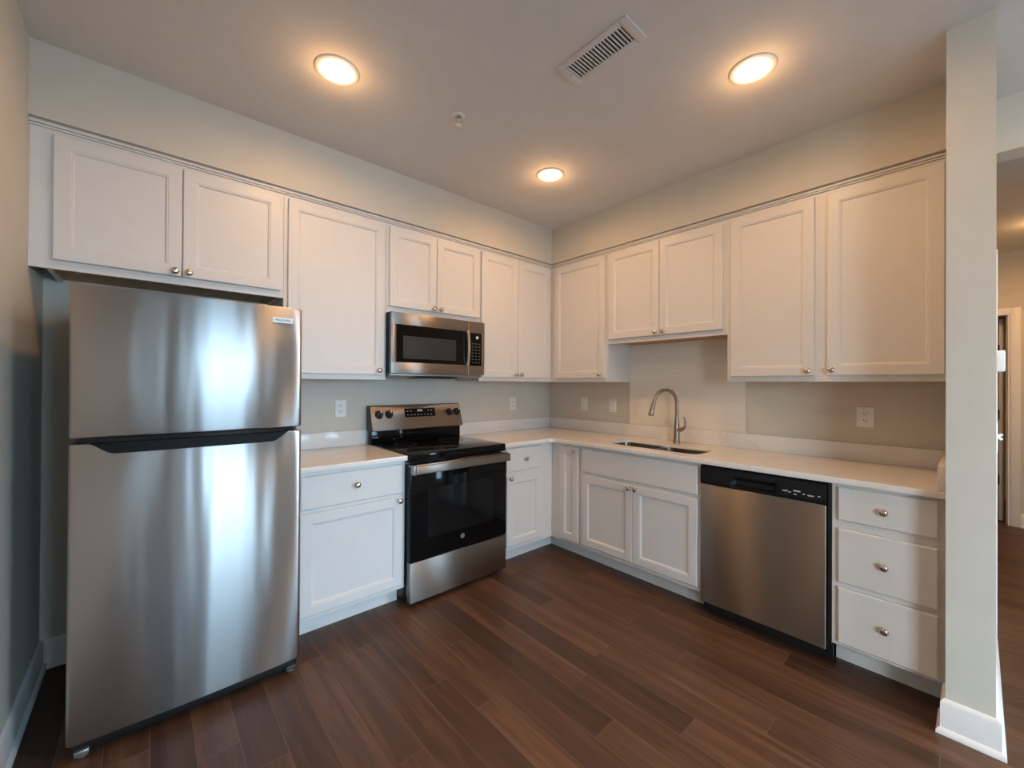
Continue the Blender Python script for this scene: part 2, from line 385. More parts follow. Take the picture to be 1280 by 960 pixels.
# baseboards (board with eased top and a shoe moulding)
BBP = [(0, 0), (0.026, 0), (0.026, 0.008), (0.022, 0.018), (0.014, 0.024), (0.014, 0.118), (0.009, 0.128), (0.004, 0.132), (0, 0.132)]
struct(MB().prism([(LW + a, b_) for a, b_ in BBP], 'y', YF, 0).build('baseboard_left', M_TRIM))
struct(MB().prism([(-a, b_) for a, b_ in BBP], 'x', LW + 0.026, -2.53).build('baseboard_back', M_TRIM))
def stub_board():
    """the board wraps the end and the right face of the stub wall, mitred at the corner"""
    loops = []
    for a, z in BBP:
        loops.append([(STUBX + 0.13, STUB0 + a, z), (STUBX - a, STUB0 + a, z), (STUBX - a, STUB1 - a, z), (0.1, STUB1 - a, z)])
    mb = MB(); bm = mb.bm
    V = [[bm.verts.new(p) for p in lp] for lp in loops]
    for i in range(len(V)):
        j = (i + 1) % len(V)
        for k in range(3): bm.faces.new((V[i][k], V[i][k + 1], V[j][k + 1], V[j][k]))
    bm.faces.new([v[0] for v in V]); bm.faces.new([v[3] for v in V][::-1])
    return mb.build('baseboard_stub', M_TRIM)
struct(stub_board())
struct(MB().prism([(STUB1 - a, b_) for a, b_ in BBP], 'x', 0.1, 0.9).build('baseboard_hall', M_TRIM))
struct(MB().prism([(XE - a, b_) for a, b_ in BBP], 'y', OY, DJ - 0.07).build('baseboard_hall_end', M_TRIM))
# hall: casing beside the opening, far door with casing
cs = MB(); cs.box(0.02, 0.085, STUB1 - 0.019, STUB1, 0.132, 2.02, 0.003)
struct(cs.build('trim_1', M_TRIM), 'white painted casing edge on the hall side of the stub wall')
cs = MB(); cs.box(XE - 0.018, XE, DJ - 0.07, DJ - 0.004, 0, 2.115, 0.003); cs.box(XE - 0.018, XE, DJ - 0.004, -2.25, 2.05, 2.115, 0.003)
cs.box(XE - 0.004, XE + 0.124, DJ - 0.006, DJ + 0.012, 0, 2.05); cs.box(XE + 0.05, XE + 0.066, DJ + 0.012, DJ + 0.024, 0, 2.05)
struct(cs.build('trim_2', M_TRIM), 'painted casing and jamb of the far hall doorway')
M_HDOOR = mat('hall_door_paint', (0.46, 0.42, 0.37), 0.5, noise=0.03)
dr = bpy.data.objects.new('door_1', None); COL.objects.link(dr); dr.location = (XE + 0.125, DJ + 0.03, 0); dr.rotation_euler = (0, 0, math.radians(14)); struct(dr, 'open interior door at the end of the hall')
MB().box(0, 0.76, 0.0, 0.035, 0.012, 2.03, 0.002).build('slab', M_HDOOR, dr)
for hz in (0.42, 1.07, 1.72):
    MB().box(-0.012, 0.03, 0.0345, 0.0385, hz - 0.05, hz + 0.05, 0.001).build('hinge', M_SLOT, dr)

# crown bead under the soffit, in two runs
cr = MB()
for (d0, z0, z1) in ((0.3345, 2.4235, 2.4330), (0.3440, 2.4145, 2.4240), (0.3330, 2.4115, 2.4150), (0.3385, 2.4050, 2.4120)):
    cr.box(LW, -0.33, -d0, -0.30, z0, z1, 0.0012, 1)
struct(cr.build('trim_3', M_CAB), 'thin painted crown bead under the soffit along the range wall')
cr = MB()
for (d0, z0, z1) in ((0.3345, 2.4235, 2.4330), (0.3440, 2.4145, 2.4240), (0.3330, 2.4115, 2.4150), (0.3385, 2.4050, 2.4120)):
    cr.box(-d0, -0.30, STUB0, -0.345, z0, z1, 0.0012, 1)
struct(cr.build('trim_4', M_CAB), 'thin painted crown bead under the soffit along the sink wall')

# ================================================================== cabinets
DOORP = [(0, 0), (0, 0.0165), (0.0035, 0.0195), (0.050, 0.0195), (0.0525, 0.0175), (0.0575, 0.0170), (0.0635, 0.0105)]
SLABP = [(0, 0), (0, 0.0145), (0.005, 0.0195)]
KNOBP = [(0.0085, 0), (0.0085, 0.002), (0.006, 0.006), (0.006, 0.012), (0.011, 0.016), (0.0158, 0.020), (0.0162, 0.0235), (0.0135, 0.0275), (0.007, 0.0295), (0.001, 0.030)]
def knob(parent, x, z, y):
    return MB().lathe(KNOBP, (x, y, z), 'Y-', 20).build('knob', M_NICK, parent, angle=60)
def door(parent, x0, x1, z0, z1, yf, kn=None, prof=DOORP, name='door'):
    d = MB().rings(prof, x0, x1, z0, z1, yf).build(name, M_CAB, parent, angle=20)
    if kn: knob(d, kn[0], kn[1], yf - 0.0195)
    return d
UD = 0.328       # face of wall cabinets
def wall_cabinet(label, loc, rotz, w, z0, z1, doors, frame_l=0.0, raw=True):
    """doors: (x0, x1, z0, z1, knob) in local x and world z"""
    t = thing('wall_cabinet', label, 'cabinet', (loc[0], loc[1], z0), rotz)
    h = z1 - z0
    b = MB(); b.box(0, 0.016, -UD + 0.019, 0, 0, h); b.box(w - 0.016, w, -UD + 0.019, 0, 0, h); b.box(0.016, w - 0.016, -0.006, 0, 0.012, h); b.box(0.016, w - 0.016, -UD + 0.019, -0.006, h - 0.016, h)
    b.build('body', M_CAB, t, smooth=False)
    MB().box(0.016, w - 0.016, -UD + 0.019, -0.006, 0.012, 0.026).build('bottom_panel', M_WOOD if raw else M_CAB, t, smooth=False)
    MB().box(-frame_l, w, -UD, -UD + 0.019, 0, h, 0.001, 1).build('face_frame', M_CAB, t)
    for x0, x1, a, c, k in doors:
        door(t, x0, x1, a - z0, c - z0, -UD - 0.0005, (k[0], k[1] - z0) if k else None)
    return t
DT = 2.384; CT = 2.405
def L_(x, x0): return x - x0
# range wall, left to right (local x = world x - x0)
x0 = -3.405
wall_cabinet('short white two-door wall cabinet above the refrigerator', (x0, 0), 0, 0.888, 1.821, CT,
             [(-3.385 - x0, -2.9625 - x0, 1.858, DT, (-2.988 - x0, 1.880)), (-2.9585 - x0, -2.534 - x0, 1.858, DT, (-2.935 - x0, 1.880))], frame_l=0.048)
x0 = -2.516
wall_cabinet('tall single-door white wall cabinet between refrigerator and microwave', (x0, 0), 0, 0.604, 1.370, CT,
             [(-2.497 - x0, -1.929 - x0, 1.402, DT, (-1.968 - x0, 1.430))])
x0 = -1.911
wall_cabinet('short white two-door wall cabinet directly above the microwave', (x0, 0), 0, 0.762, 1.815, CT,
             [(-1.895 - x0, -1.541 - x0, 1.857, DT, (-1.566 - x0, 1.878)), (-1.537 - x0, -1.158 - x0, 1.857, DT, (-1.512 - x0, 1.878))])
x0 = -1.148
wall_cabinet('tall two-door white wall cabinet between microwave and the corner', (x0, 0), 0, 0.818, 1.370, CT,
             [(-1.137 - x0, -0.7545 - x0, 1.402, DT, (-0.781 - x0, 1.427)), (-0.7505 - x0, -0.368 - x0, 1.402, DT, (-0.724 - x0, 1.427))])
# sink wall, left to right (local x = y0 - world y)
y0 = 0.0
wall_cabinet('single-door white wall cabinet in the corner, left of the sink', (0, -0.0, 0), RW, 0.944, 1.370, CT,
             [(0.388, 0.9255, 1.402, DT, (0.886, 1.427))])
y0 = 0.9445
wall_cabinet('short white two-door wall cabinet over the sink', (0, -y0), RW, 0.912, 1.670, CT,
             [(0.962 - y0, 1.395 - y0, 1.705, DT, (1.373 - y0, 1.727)), (1.399 - y0, 1.834 - y0, 1.705, DT, (1.431 - y0, 1.727))])
y0 = 1.857
wall_cabinet('large two-door white wall cabinet above the dishwasher beside the stub wall', (0, -y0), RW, 0.970, 1.370, CT,
             [(1.880 - y0, 2.316 - y0, 1.402, DT, (2.288 - y0, 1.429)), (2.372 - y0, 2.812 - y0, 1.402, DT, (2.394 - y0, 1.432))])

BD, BT, BZ, TK = 0.607, 0.884, 0.112, 0.512
def base_cabinet(label, loc, rotz, w, fronts, toe=(0, 0), frame=(0, 0), body=None):
    """fronts: (kind, x0, x1, z0, z1, knob)"""
    t = thing('base_cabinet', label, 'cabinet', (loc[0], loc[1], 0), rotz)
    bx0, bx1 = body or (0, w)
    b = MB(); b.box(bx0, bx0 + 0.016, -BD + 0.019, -0.002, BZ, BT); b.box(bx1 - 0.016, bx1, -BD + 0.019, -0.002, BZ, BT)
    b.box(bx0 + 0.016, bx1 - 0.016, -BD + 0.019, -0.002, BZ, BZ + 0.016); b.box(bx0 + 0.016, bx1 - 0.016, -0.012, -0.002, BZ + 0.016, BT)
    b.box(bx0, bx0 + 0.016, -TK + 0.014, -0.002, 0, BZ); b.box(bx1 - 0.016, bx1, -TK + 0.014, -0.002, 0, BZ)
    b.build('body', M_CAB, t, smooth=False)
    MB().box(frame[0], w + frame[1], -BD, -BD + 0.019, BZ, BT, 0.001, 1).build('face_frame', M_CAB, t)
    MB().box(toe[0], w + toe[1], -TK, -TK + 0.014, 0, BZ + 0.001).build('toe_kick', M_CAB, t, smooth=False)
    for kind, a, c, z0, z1, k in fronts:
        door(t, a, c, z0, z1, -BD - 0.0005, k, DOORP if kind == 'door' else SLABP, {'door': 'door', 'drawer': 'drawer', 'false': 'false_drawer_front'}[kind])
    return t
x0 = -2.516
base_cabinet('white base cabinet with drawer and door, between refrigerator and range', (x0, 0), 0, 0.604,
             [('drawer', -2.497 - x0, -1.931 - x0, 0.690, 0.863, (-2.21 - x0, 0.785)), ('door', -2.497 - x0, -1.931 - x0, 0.140, 0.668, (-1.957 - x0, 0.650))])
x0 = -1.149
base_cabinet('narrow white base cabinet with drawer and door, right of the range', (x0, 0), 0, 0.541,
             [('drawer', -1.110 - x0, -0.752 - x0, 0.695, 0.868, (-0.928 - x0, 0.783)), ('door', -1.106 - x0, -0.745 - x0, 0.145, 0.665, (-1.080 - x0, 0.652))], toe=(0, 0.0955), body=(0, 0.40))
y0 = 0.607
base_cabinet('very narrow single-door white base cabinet in the inside corner', (0, -y0), RW, 0.307,
             [('door', 0.704 - y0, 0.892 - y0, 0.136, 0.860, (0.862 - y0, 0.836))], toe=(-0.095, 0))
y0 = 0.9145
base_cabinet('wide white sink base cabinet with false drawer panel and two doors', (0, -y0), RW, 0.903,
             [('false', 0.929 - y0, 1.803 - y0, 0.690, 0.862, None), ('door', 0.929 - y0, 1.3635 - y0, 0.142, 0.668, (1.340 - y0, 0.645)), ('door', 1.3665 - y0, 1.803 - y0, 0.142, 0.668, (1.392 - y0, 0.645))])
y0 = 2.446
base_cabinet('white three-drawer base cabinet beside the dishwasher', (0, -y0), RW, 0.381,
             [('drawer', 2.471 - y0, 2.805 - y0, 0.711, 0.868, (2.635 - y0, 0.786)), ('drawer', 2.471 - y0, 2.805 - y0, 0.417, 0.671, (2.637 - y0, 0.543)), ('drawer', 2.471 - y0, 2.805 - y0, 0.130, 0.393, (2.639 - y0, 0.263))])

# ================================================================== worktops, splashes, sink
def slab(name, outer, holes, z0, z1, material, bev=0.003):
    """flat slab with rounded outlines and holes, through a filled 2-D curve"""
    c = bpy.data.curves.new(name, 'CURVE'); c.dimensions = '2D'; c.fill_mode = 'BOTH'; c.extrude = (z1 - z0) / 2 - bev; c.bevel_depth = bev; c.bevel_resolution = 2; c.offset = -bev
    for poly in [outer] + holes:
        sp = c.splines.new('POLY'); sp.points.add(len(poly) - 1); sp.use_cyclic_u = True
        for p, q in zip(sp.points, poly): p.co = (q[0], q[1], 0, 1)
    t = bpy.data.objects.new(name, c); COL.objects.link(t)
    me = bpy.data.meshes.new_from_object(t.evaluated_get(bpy.context.evaluated_depsgraph_get())); bpy.data.objects.remove(t)
    me.transform(Matrix.Translation((0, 0, (z0 + z1) / 2)))
    me.materials.clear(); me.materials.append(material)
    for p in me.polygons: p.use_smooth = True
    me.set_sharp_from_angle(angle=math.radians(35))
    o = bpy.data.objects.new(name, me); COL.objects.link(o); return o
CD = 0.645; CZ0, CZ1 = 0.884, 0.914
o = slab('countertop', [(-2.520, -CD), (-1.913, -CD), (-1.913, -0.001), (-2.520, -0.001)], [], CZ0, CZ1, M_QUARTZ)
tag(o, 'short pale quartz countertop between refrigerator and range', 'countertop')
ri = 0.045; arc = [(-CD - ri + ri * math.cos(t), -CD - ri + ri * math.sin(t)) for t in [math.radians(90 - 90 * k / 8) for k in range(9)]]
outer = [(-1.146, -0.001), (-1.146, -CD)] + arc + [(-CD, STUB0 + 0.002), (-0.001, STUB0 + 0.002), (-0.001, -0.001)]
SX0, SX1, SY0, SY1 = -0.522, -0.268, -1.752, -1.080
hole = rrect(SX0, SX1, SY0, SY1, 0.06, 8)
o = slab('countertop', outer, [hole], CZ0, CZ1, M_QUARTZ)
tag(o, 'long L-shaped pale quartz countertop around the corner, holding the sink', 'countertop')
for a, b_, lab in ((-2.520, -1.913, 'short low quartz backsplash strip left of the range'), (-1.146, -0.0205, 'low quartz backsplash strip between range and corner')):
    tag(MB().box(a, b_, -0.020, 0, CZ1, 1.017, 0.002).build('backsplash', M_QUARTZ), lab, 'backsplash')
tag(MB().box(-0.020, 0, STUB0, -0.0, CZ1, 1.017, 0.002).build('backsplash', M_QUARTZ), 'long low quartz backsplash strip along the sink wall', 'backsplash')
tag(MB().box(-0.640, -0.021, STUB0, STUB0 + 0.028, CZ1, 1.018, 0.002).build('backsplash', M_QUARTZ), 'short quartz side splash against the stub wall', 'backsplash')
tp = thing('tile_panel', 'pale tiled panel behind the sink and faucet', 'backsplash', (0, -0.9455, 1.0175), RW)
MB().box(0, 0.910, -0.010, 0, 0, 0.664, 0.001, 1).build('tile_face', M_TILE, tp)

# sink, undermount with two bowls
sk = thing('kitchen_sink', 'undermount stainless double-bowl sink set in the quartz countertop', 'sink', (0, 0, 0.884))
def bowl(xa, xb, ya, yb, depth):
    mb = MB(); L = []
    def lp(d, z, r): return [(p[0], p[1], z) for p in rrect(xa + d, xb - d, ya + d, yb - d, r, 6)]
    L += [lp(0.0045, 0.017, 0.052), lp(0.0065, 0.017, 0.050), lp(0.008, -0.02, 0.050), lp(0.013, -depth + 0.03, 0.048), lp(0.022, -depth + 0.008, 0.043), lp(0.047, -depth, 0.028)]
    mb.loft(L, cap0=False, cap1=True)
    mb.loft([lp(0.0045, 0.017, 0.052), lp(0.0046, -0.02, 0.052), lp(0.010, -depth + 0.03, 0.05), lp(0.019, -depth - 0.003, 0.045)], cap0=False, cap1=True)
    return mb
ym = -1.425
for (a, b_) in ((SY0, ym + 0.002), (ym - 0.002, SY1)):
    bw = bowl(SX0, SX1, a, b_, 0.20).build('bowl', M_SINK, sk)
    cy = (a + b_) / 2; cx = (SX0 + SX1) / 2
    MB().lathe([(0.044, 0), (0.044, 0.003), (0.034, 0.004), (0.03, 0.001), (0.001, 0.001)], (cx, cy, -0.2), 'Z').build('drain', M_CHROME, bw)

# faucet, brushed nickel pull-down
fx, fy = -0.130, -1.424
fc = thing('kitchen_faucet', 'brushed nickel gooseneck faucet behind the sink', 'faucet', (fx, fy, CZ1))
MB().lathe([(0.027, 0), (0.027, 0.006), (0.0235, 0.012), (0.0225, 0.05), (0.022, 0.10), (0.0205, 0.125), (0.0165, 0.155), (0.0150, 0.17), (0.0145, 0.20)], (0, 0, 0), 'Z').build('base', M_FAUC, fc, angle=50)
th = math.radians(25); dx, dy = -math.cos(th), math.sin(th)
pts = [(0, 0, 0.19), (0, 0, 0.29)]; rr = 0.098
for k in range(1, 21):
    a = PI * 0.935 * k / 20; q = rr - rr * math.cos(a); pts.append((dx * q, dy * q, 0.297 + rr * math.sin(a)))
e = Vector(pts[-1]); dirv = (e - Vector(pts[-2])).normalized()
pts.append(tuple(e + dirv * 0.02))
MB().tube(pts, 0.0125).build('spout', M_FAUC, fc, angle=50)
h0 = e + dirv * 0.018
MB().tube([h0, h0 + dirv * 0.01, h0 + dirv * 0.05, h0 + dirv * 0.09, h0 + dirv * 0.095], [0.0135, 0.0155, 0.0165, 0.0185, 0.0165]).build('spray_head', M_FAUC, fc, angle=50)
lv = fc
hb = MB().tube([(0, 0, 0.095), (-0.004, -0.03, 0.103), (-0.006, -0.055, 0.113), (-0.006, -0.064, 0.117)], [0.019, 0.0165, 0.0145, 0.011]).build('handle', M_FAUC, fc, angle=50)
MB().tube([(-0.006, -0.057, 0.113), (-0.007, -0.068, 0.135), (-0.006, -0.068, 0.16), (-0.004, -0.062, 0.185), (-0.002, -0.054, 0.200)], [0.009, 0.0085, 0.007, 0.0058, 0.004]).build('lever', M_FAUC, hb, angle=50)

# ================================================================== refrigerator
FX0, FX1, FY = -3.290, -2.538, -0.805
fr = thing('refrigerator', 'large stainless steel top-freezer refrigerator at left', 'refrigerator', (FX0, 0, 0))
FW = FX1 - FX0; BUL = 0.013
def front(x):
    t = 2 * x / FW - 1; return FY + 0.006 + (-BUL * (1 - t * t))
def fdoor(name, z0, z1):
    yb = -0.735; n = 40; r = 0.012
    poly = [(FW, yb), (0, yb)]
    for k in range(7):
        a = math.radians(90 * k / 6); poly.append((r - r * math.cos(a), front(0) + r - r * math.sin(a)))
    for i in range(1, n): x = r + (FW - 2 * r) * i / n; poly.append((x, front(x) if 0 else front(0) + (front(x) - front(0))))
    for k in range(7):
        a = math.radians(90 * k / 6); poly.append((FW - r + r * math.sin(a), front(FW) + r - r * math.cos(a)))
    cx, cy = FW / 2, (yb + FY) / 2
    def ins(d): return [(p[0] + (d if p[0] < cx else -d) * (1 if min(p[0], FW - p[0]) < 0.03 else 0), p[1] + (d if p[1] < cy else -d)) for p in poly]
    L = [[(*p, z) for p in ins(d)] for d, z in ((0.006, z0), (0.0018, z0 + 0.0018), (0, z0 + 0.006), (0, z1 - 0.006), (0.0018, z1 - 0.0018), (0.006, z1))]
    return MB().loft(L).build(name, M_STEEL_F, fr, angle=40)
MB().box(0.004, FW - 0.004, -0.728, -0.06, 0.03, 1.675, 0.004).build('body', M_DGREY, fr)
MB().box(0.012, FW - 0.012, -0.737, -0.726, 0.06, 1.685).build('gasket', M_BLACK, fr, smooth=False)
fz = fdoor('freezer_door', 1.143, 1.694)
fd = fdoor('fridge_door', 0.058, 1.124)
M_POCKET = mat('matt_black_pocket', (0.010, 0.010, 0.011), 0.45, noise=0.1, spec=0.12)
# pocket handle: black scooped insert along the top of the lower door
def scoop(x):
    a = min((x - 0.035) / 0.085, (FW - 0.040 - x) / 0.085, 1.0); a = max(0, a); s = a * a * (3 - 2 * a)
    return 1.128 - 0.046 * s
mb = MB(); n = 60; lf, lb = [], []
xa, xb = 0.030, FW - 0.034
rows = [[], [], [], []]
for i in range(n + 1):
    x = xa + (xb - xa) * i / n
    rows[0].append((x, front(x) + 0.012, 1.1425)); rows[1].append((x, front(x) - 0.0015, 1.1425))
    rows[2].append((x, front(x) - 0.0015, scoop(x))); rows[3].append((x, front(x) + 0.012, scoop(x)))
mb.loft([[rows[k][i] for k in range(4)] for i in range(n + 1)])
hd = mb.build('handle', M_POCKET, fr, angle=40)
mb = MB(); L = []
for i in range(n + 1):
    x = xa + (xb - xa) * i / n; f = min(1, min(i, n - i) / 5.0)
    yf = front(x) - 0.004 - 0.010 * f
    L.append([(x, front(x) + 0.01, 1.142), (x, yf + 0.003, 1.142), (x, yf, 1.138), (x, yf + 0.001, 1.127), (x, yf + 0.008, 1.123), (x, front(x) + 0.01, 1.124)])
M_LIP = mat('glossy_black_plastic', (0.012, 0.0125, 0.014), 0.2, noise=0.05, spec=0.25)
mb.loft(L); mb.build('grip_lip', M_LIP, hd, angle=40)
bd = MB().rings([(0, 0), (0, 0.002), (0.001, 0.003)], -2.664 - FX0, -2.580 - FX0, 1.6185, 1.6435, front(0.67) + 0.0002).build('badge', M_BADGE, fr)
text('lettering', 'FRIGIDAIRE', 0.0145, (-2.622 - FX0, front(0.67) - 0.003, 1.631), bd, M_SLOT, xscale=0.86)
MB().box(0.010, FW - 0.010, -0.782, -0.70, 0.014, 0.056, 0.003).build('base_grille', M_BLACK, fr)
for x in (0.04, FW - 0.035):
    MB().box(x - 0.020, x + 0.020, -0.794, -0.74, 0.010, 0.030, 0.004).build('foot', M_DGREY if x > 0.3 else M_GREY, fr)
    MB().lathe([(0.018, 0), (0.018, 0.010), (0.012, 0.014)], (x, -0.768, 0), 'Z').build('leveler', M_GREY, fr)

# ================================================================== range
RX0, RX1 = -1.908, -1.152
rg = thing('electric_range', 'black and stainless freestanding electric range with oven', 'range', ((RX0 + RX1) / 2, 0, 0))
hw = (RX1 - RX0) / 2
MB().box(-hw, hw, -0.600, -0.03, 0.025, 0.893, 0.002).build('body', M_BLACK, rg)
MB().box(-hw + 0.004, hw - 0.004, -0.650, -0.598, 0.06, 0.853, 0.002).build('side_frame', M_BLACK, rg)
ct = MB().box(-hw, hw, -0.662, -0.075, 0.868, 0.920, 0.006, 3).build('cooktop', M_BGLASS, rg)
for bx, by, br_ in ((-0.19, -0.50, 0.115), (0.19, -0.50, 0.09), (-0.19, -0.24, 0.075), (0.19, -0.24, 0.095)):
    MB().lathe([(br_, 0), (br_, 0.0004), (br_ - 0.003, 0.0004), (br_ - 0.003, 0)], (bx, by, 0.9198), 'Z', 40).build('burner_ring', M_DGREY, ct)
MB().box(-hw + 0.006, hw - 0.006, -0.088, -0.03, 0.893, 1.032, 0.003).build('riser', M_BGLASS, rg)
# tilted control panel: top further back than the foot, black end caps behind a stainless skin
P0, P1 = (-0.118, 1.012), (-0.062, 1.186)
body_p = [(-0.022, 1.010), (P0[0] + 0.012, 1.010), (P0[0] + 0.003, 1.016), (P1[0] + 0.003, P1[1] - 0.006), (P1[0] + 0.012, P1[1] - 0.001), (-0.022, P1[1] - 0.001)]
MB().prism(body_p, 'x', -hw - 0.002, hw + 0.002).build('panel_housing', M_BLACK, rg, angle=25)
skin = [(P0[0] + 0.016, 1.008), (P0[0] + 0.003, 1.009), (P0[0], 1.014), (P1[0], P1[1] - 0.004), (P1[0] + 0.006, P1[1] + 0.001), (-0.024, P1[1] + 0.001), (-0.024, P1[1] - 0.001),
        (P1[0] + 0.009, P1[1] - 0.001), (P1[0] + 0.003, P1[1] - 0.006), (P0[0] + 0.003, 1.016), (P0[0] + 0.012, 1.010)]
cp = MB().prism(skin, 'x', -hw + 0.003, hw - 0.003).build('control_panel', M_STEEL, rg, angle=25)
tv = Vector((0, P1[0] - P0[0], P1[1] - P0[1])).normalized(); nv = Vector((0, -tv.z, tv.y))
def onp(x, s, out=0.0):      # point on the panel face: s metres up from its foot
    q = Vector((x, P0[0], 1.014)) + tv * s + nv * out; return q
def pbox(x0, x1, s0, s1, o0, o1):
    mb = MB(); mb.loft([[onp(a, s, o) for a, s in ((x0, s0), (x1, s0), (x1, s1), (x0, s1))] for o in (o0, o1)]); return mb
dp = pbox(-0.118, 0.140, 0.086, 0.152, -0.001, 0.002).build('display', M_BGLASS, rg)
# small pale key legends on the display
for x, z in [(-0.10 + i * 0.028, 0.100) for i in range(8)] + [(x, 0.130) for x in (-0.10, -0.072, 0.075, 0.103)]:
    pbox(x, x + 0.012, z, z + 0.0042, 0.0018, 0.0024).build('key_mark', M_MARK, dp, smooth=False)
pbox(-0.012, 0.030, 0.126, 0.144, 0.0018, 0.0024).build('clock', mat('clock_lcd', (0.42, 0.44, 0.46), 0.4), dp, smooth=False)
for kx in (-0.318, -0.243, 0.268, 0.338):
    c0 = onp(kx, 0.112)
    axs = (Vector((1, 0, 0)), tv, nv)
    kb = MB().lathe([(0.030, 0), (0.030, 0.004), (0.0245, 0.007), (0.0235, 0.026), (0.021, 0.029), (0.001, 0.029)], c0, axs, 28).build('knob', M_BLACK, rg, angle=40)
    g = MB(); g.loft([[c0 + Vector((1, 0, 0)) * a + tv * b_ + nv * o_ for a, b_ in ((-0.005, -0.022), (0.005, -0.022), (0.005, 0.022), (-0.005, 0.022))] for o_ in (0.028, 0.040)])
    g.build('grip', M_BLACK, kb); 
    g = MB(); g.loft([[c0 + Vector((1, 0, 0)) * a + tv * b_ + nv * o_ for a, b_ in ((-0.0035, 0.006), (0.0035, 0.006), (0.0035, 0.021), (-0.0035, 0.021))] for o_ in (0.0398, 0.0408)])
    g.build('pointer', M_BADGE, kb)
od = MB().box(-hw + 0.001, hw - 0.001, -0.672, -0.648, 0.276, 0.858, 0.004).build('oven_door', M_BGLASS, rg)
MB().rings([(0, 0), (0, 0.0006), (0.002, 0.0008)], -0.255, 0.255, 0.40, 0.70, -0.672).build('window', M_WINGL, od)
tr = MB().box(-hw, hw, -0.700, -0.648, 0.846, 0.860, 0.003).build('top_trim', M_STEEL, rg)
for i in range(7):
    x = -0.30 + i * 0.10; MB().box(x - 0.034, x + 0.034, -0.690, -0.678, 0.8575, 0.8606).build('vent_slot', M_SLOT, tr, smooth=False)
hn = MB().box(-hw + 0.012, hw - 0.004, -0.722, -0.698, 0.806, 0.855, 0.005, 3).build('handle', M_STEEL, rg)
for s in (-1, 1):
    MB().box(s * (hw - 0.002) - (0.022 if s > 0 else 0), s * (hw - 0.002) + (0.022 if s < 0 else 0), -0.715, -0.668, 0.803, 0.858, 0.003).build('end_cap', M_GREY, hn)
lg = MB().lathe([(0.0145, 0), (0.0145, 0.001), (0.0125, 0.001), (0.0125, 0.0004), (0.001, 0.0004)], (-0.0, -0.672, 0.352), 'Y-', 28).build('logo', M_MARK, rg)
MB().lathe([(0.0118, 0.0003), (0.0118, 0.0007), (0.001, 0.0007)], (0, -0.672, 0.352), 'Y-', 28).build('logo_field', M_BLACK, lg)
text('monogram', 'GE', 0.0105, (0, -0.6728, 0.352), lg, M_MARK)
MB().box(-hw + 0.002, hw - 0.002, -0.672, -0.630, 0.030, 0.270, 0.004).build('storage_drawer', M_STEEL, rg)
for s in (-1, 1):
    for y in (-0.56, -0.10):
        MB().lathe([(0.018, 0), (0.018, 0.008), (0.008, 0.012), (0.008, 0.03)], (s * (hw - 0.05), y, 0), 'Z', 14).build('foot', M_BLACK, rg)

# ================================================================== microwave
mw = thing('microwave_oven', 'over-the-range stainless microwave hung under a short wall cabinet', 'microwave', (-1.5295, 0, 1.400))
mh = 0.379; z1 = 1.8145 - 1.400
MB().box(-mh, mh, -0.372, -0.002, 0.012, z1, 0.002).build('body', M_BLACK, mw)
und = MB(); und.prism([(-0.372, 0.012), (-0.372, 0.0), (-0.30, -0.012), (-0.02, -0.012), (-0.02, 0.012)], 'x', -mh + 0.005, mh - 0.005)
up_ = und.build('underside', M_GREY, mw, angle=20)
MB().box(-0.17, 0.17, -0.345, -0.20, -0.0165, -0.0115, 0.001).build('vent_grille', M_BLACK, up_)
def lx(x): return x + 1.5295
xs = lx(-1.303)
# stainless door frame with an opening, as four rails in one mesh
dm = MB(); F0, F1, ZA, ZB = -mh, xs, 0.014, z1
wx0_, wx1_, wz0_, wz1_ = lx(-1.872), lx(-1.322), 1.487 - 1.4, 1.735 - 1.4
dm.box(F0, F1, -0.402, -0.372, wz1_, ZB, 0.003); dm.box(F0, F1, -0.402, -0.372, ZA, wz0_, 0.003)
dm.box(F0, wx0_, -0.402, -0.372, wz0_ - 0.004, wz1_ + 0.004, 0.003); dm.box(wx1_, F1, -0.402, -0.372, wz0_ - 0.004, wz1_ + 0.004, 0.003)
dd = dm.build('door', M_STEEL, mw)
wg = MB().box(wx0_ - 0.002, wx1_ + 0.002, -0.400, -0.380, wz0_ - 0.002, wz1_ + 0.002).build('door_glass', M_BGLASS, mw, smooth=False)
MB().rings([(0, 0), (0, 0.0005), (0.002, 0.0008)], lx(-1.824), lx(-1.410), 1.513 - 1.4, 1.663 - 1.4, -0.400).build('mesh_window', M_MESH, wg)
pts = []
for k in range(13):
    t = k / 12; z = 0.083 + 0.258 * t; pts.append((lx(-1.312), -0.408 - 0.016 * math.sin(PI * t) ** 0.6 if 0 < t < 1 else -0.402, z))
hm = MB(); L = []
for p in pts: L.append([(p[0] - 0.013, p[1] + 0.007, p[2]), (p[0] - 0.010, p[1] - 0.005, p[2]), (p[0] + 0.010, p[1] - 0.005, p[2]), (p[0] + 0.013, p[1] + 0.007, p[2])])
hm.loft(L); hm.build('handle', M_STEEL_H, mw, angle=50)
fp = MB()
cpx0, cpx1, cz0, cz1 = lx(-1.287), lx(-1.177), 1.484 - 1.4, 1.729 - 1.4
fp.box(xs + 0.002, mh, -0.402, -0.372, cz1, ZB, 0.003); fp.box(xs + 0.002, mh, -0.402, -0.372, ZA, cz0, 0.003); fp.box(xs + 0.002, cpx0, -0.402, -0.372, cz0 - 0.004, cz1 + 0.004, 0.003); fp.box(cpx1, mh, -0.402, -0.372, cz0 - 0.004, cz1 + 0.004, 0.003)
fpo = fp.build('control_surround', M_STEEL, mw)
kp = MB().box(cpx0 - 0.002, cpx1 + 0.002, -0.4005, -0.380, cz0 - 0.002, cz1 + 0.002).build('keypad', M_BGLASS, mw, smooth=False)
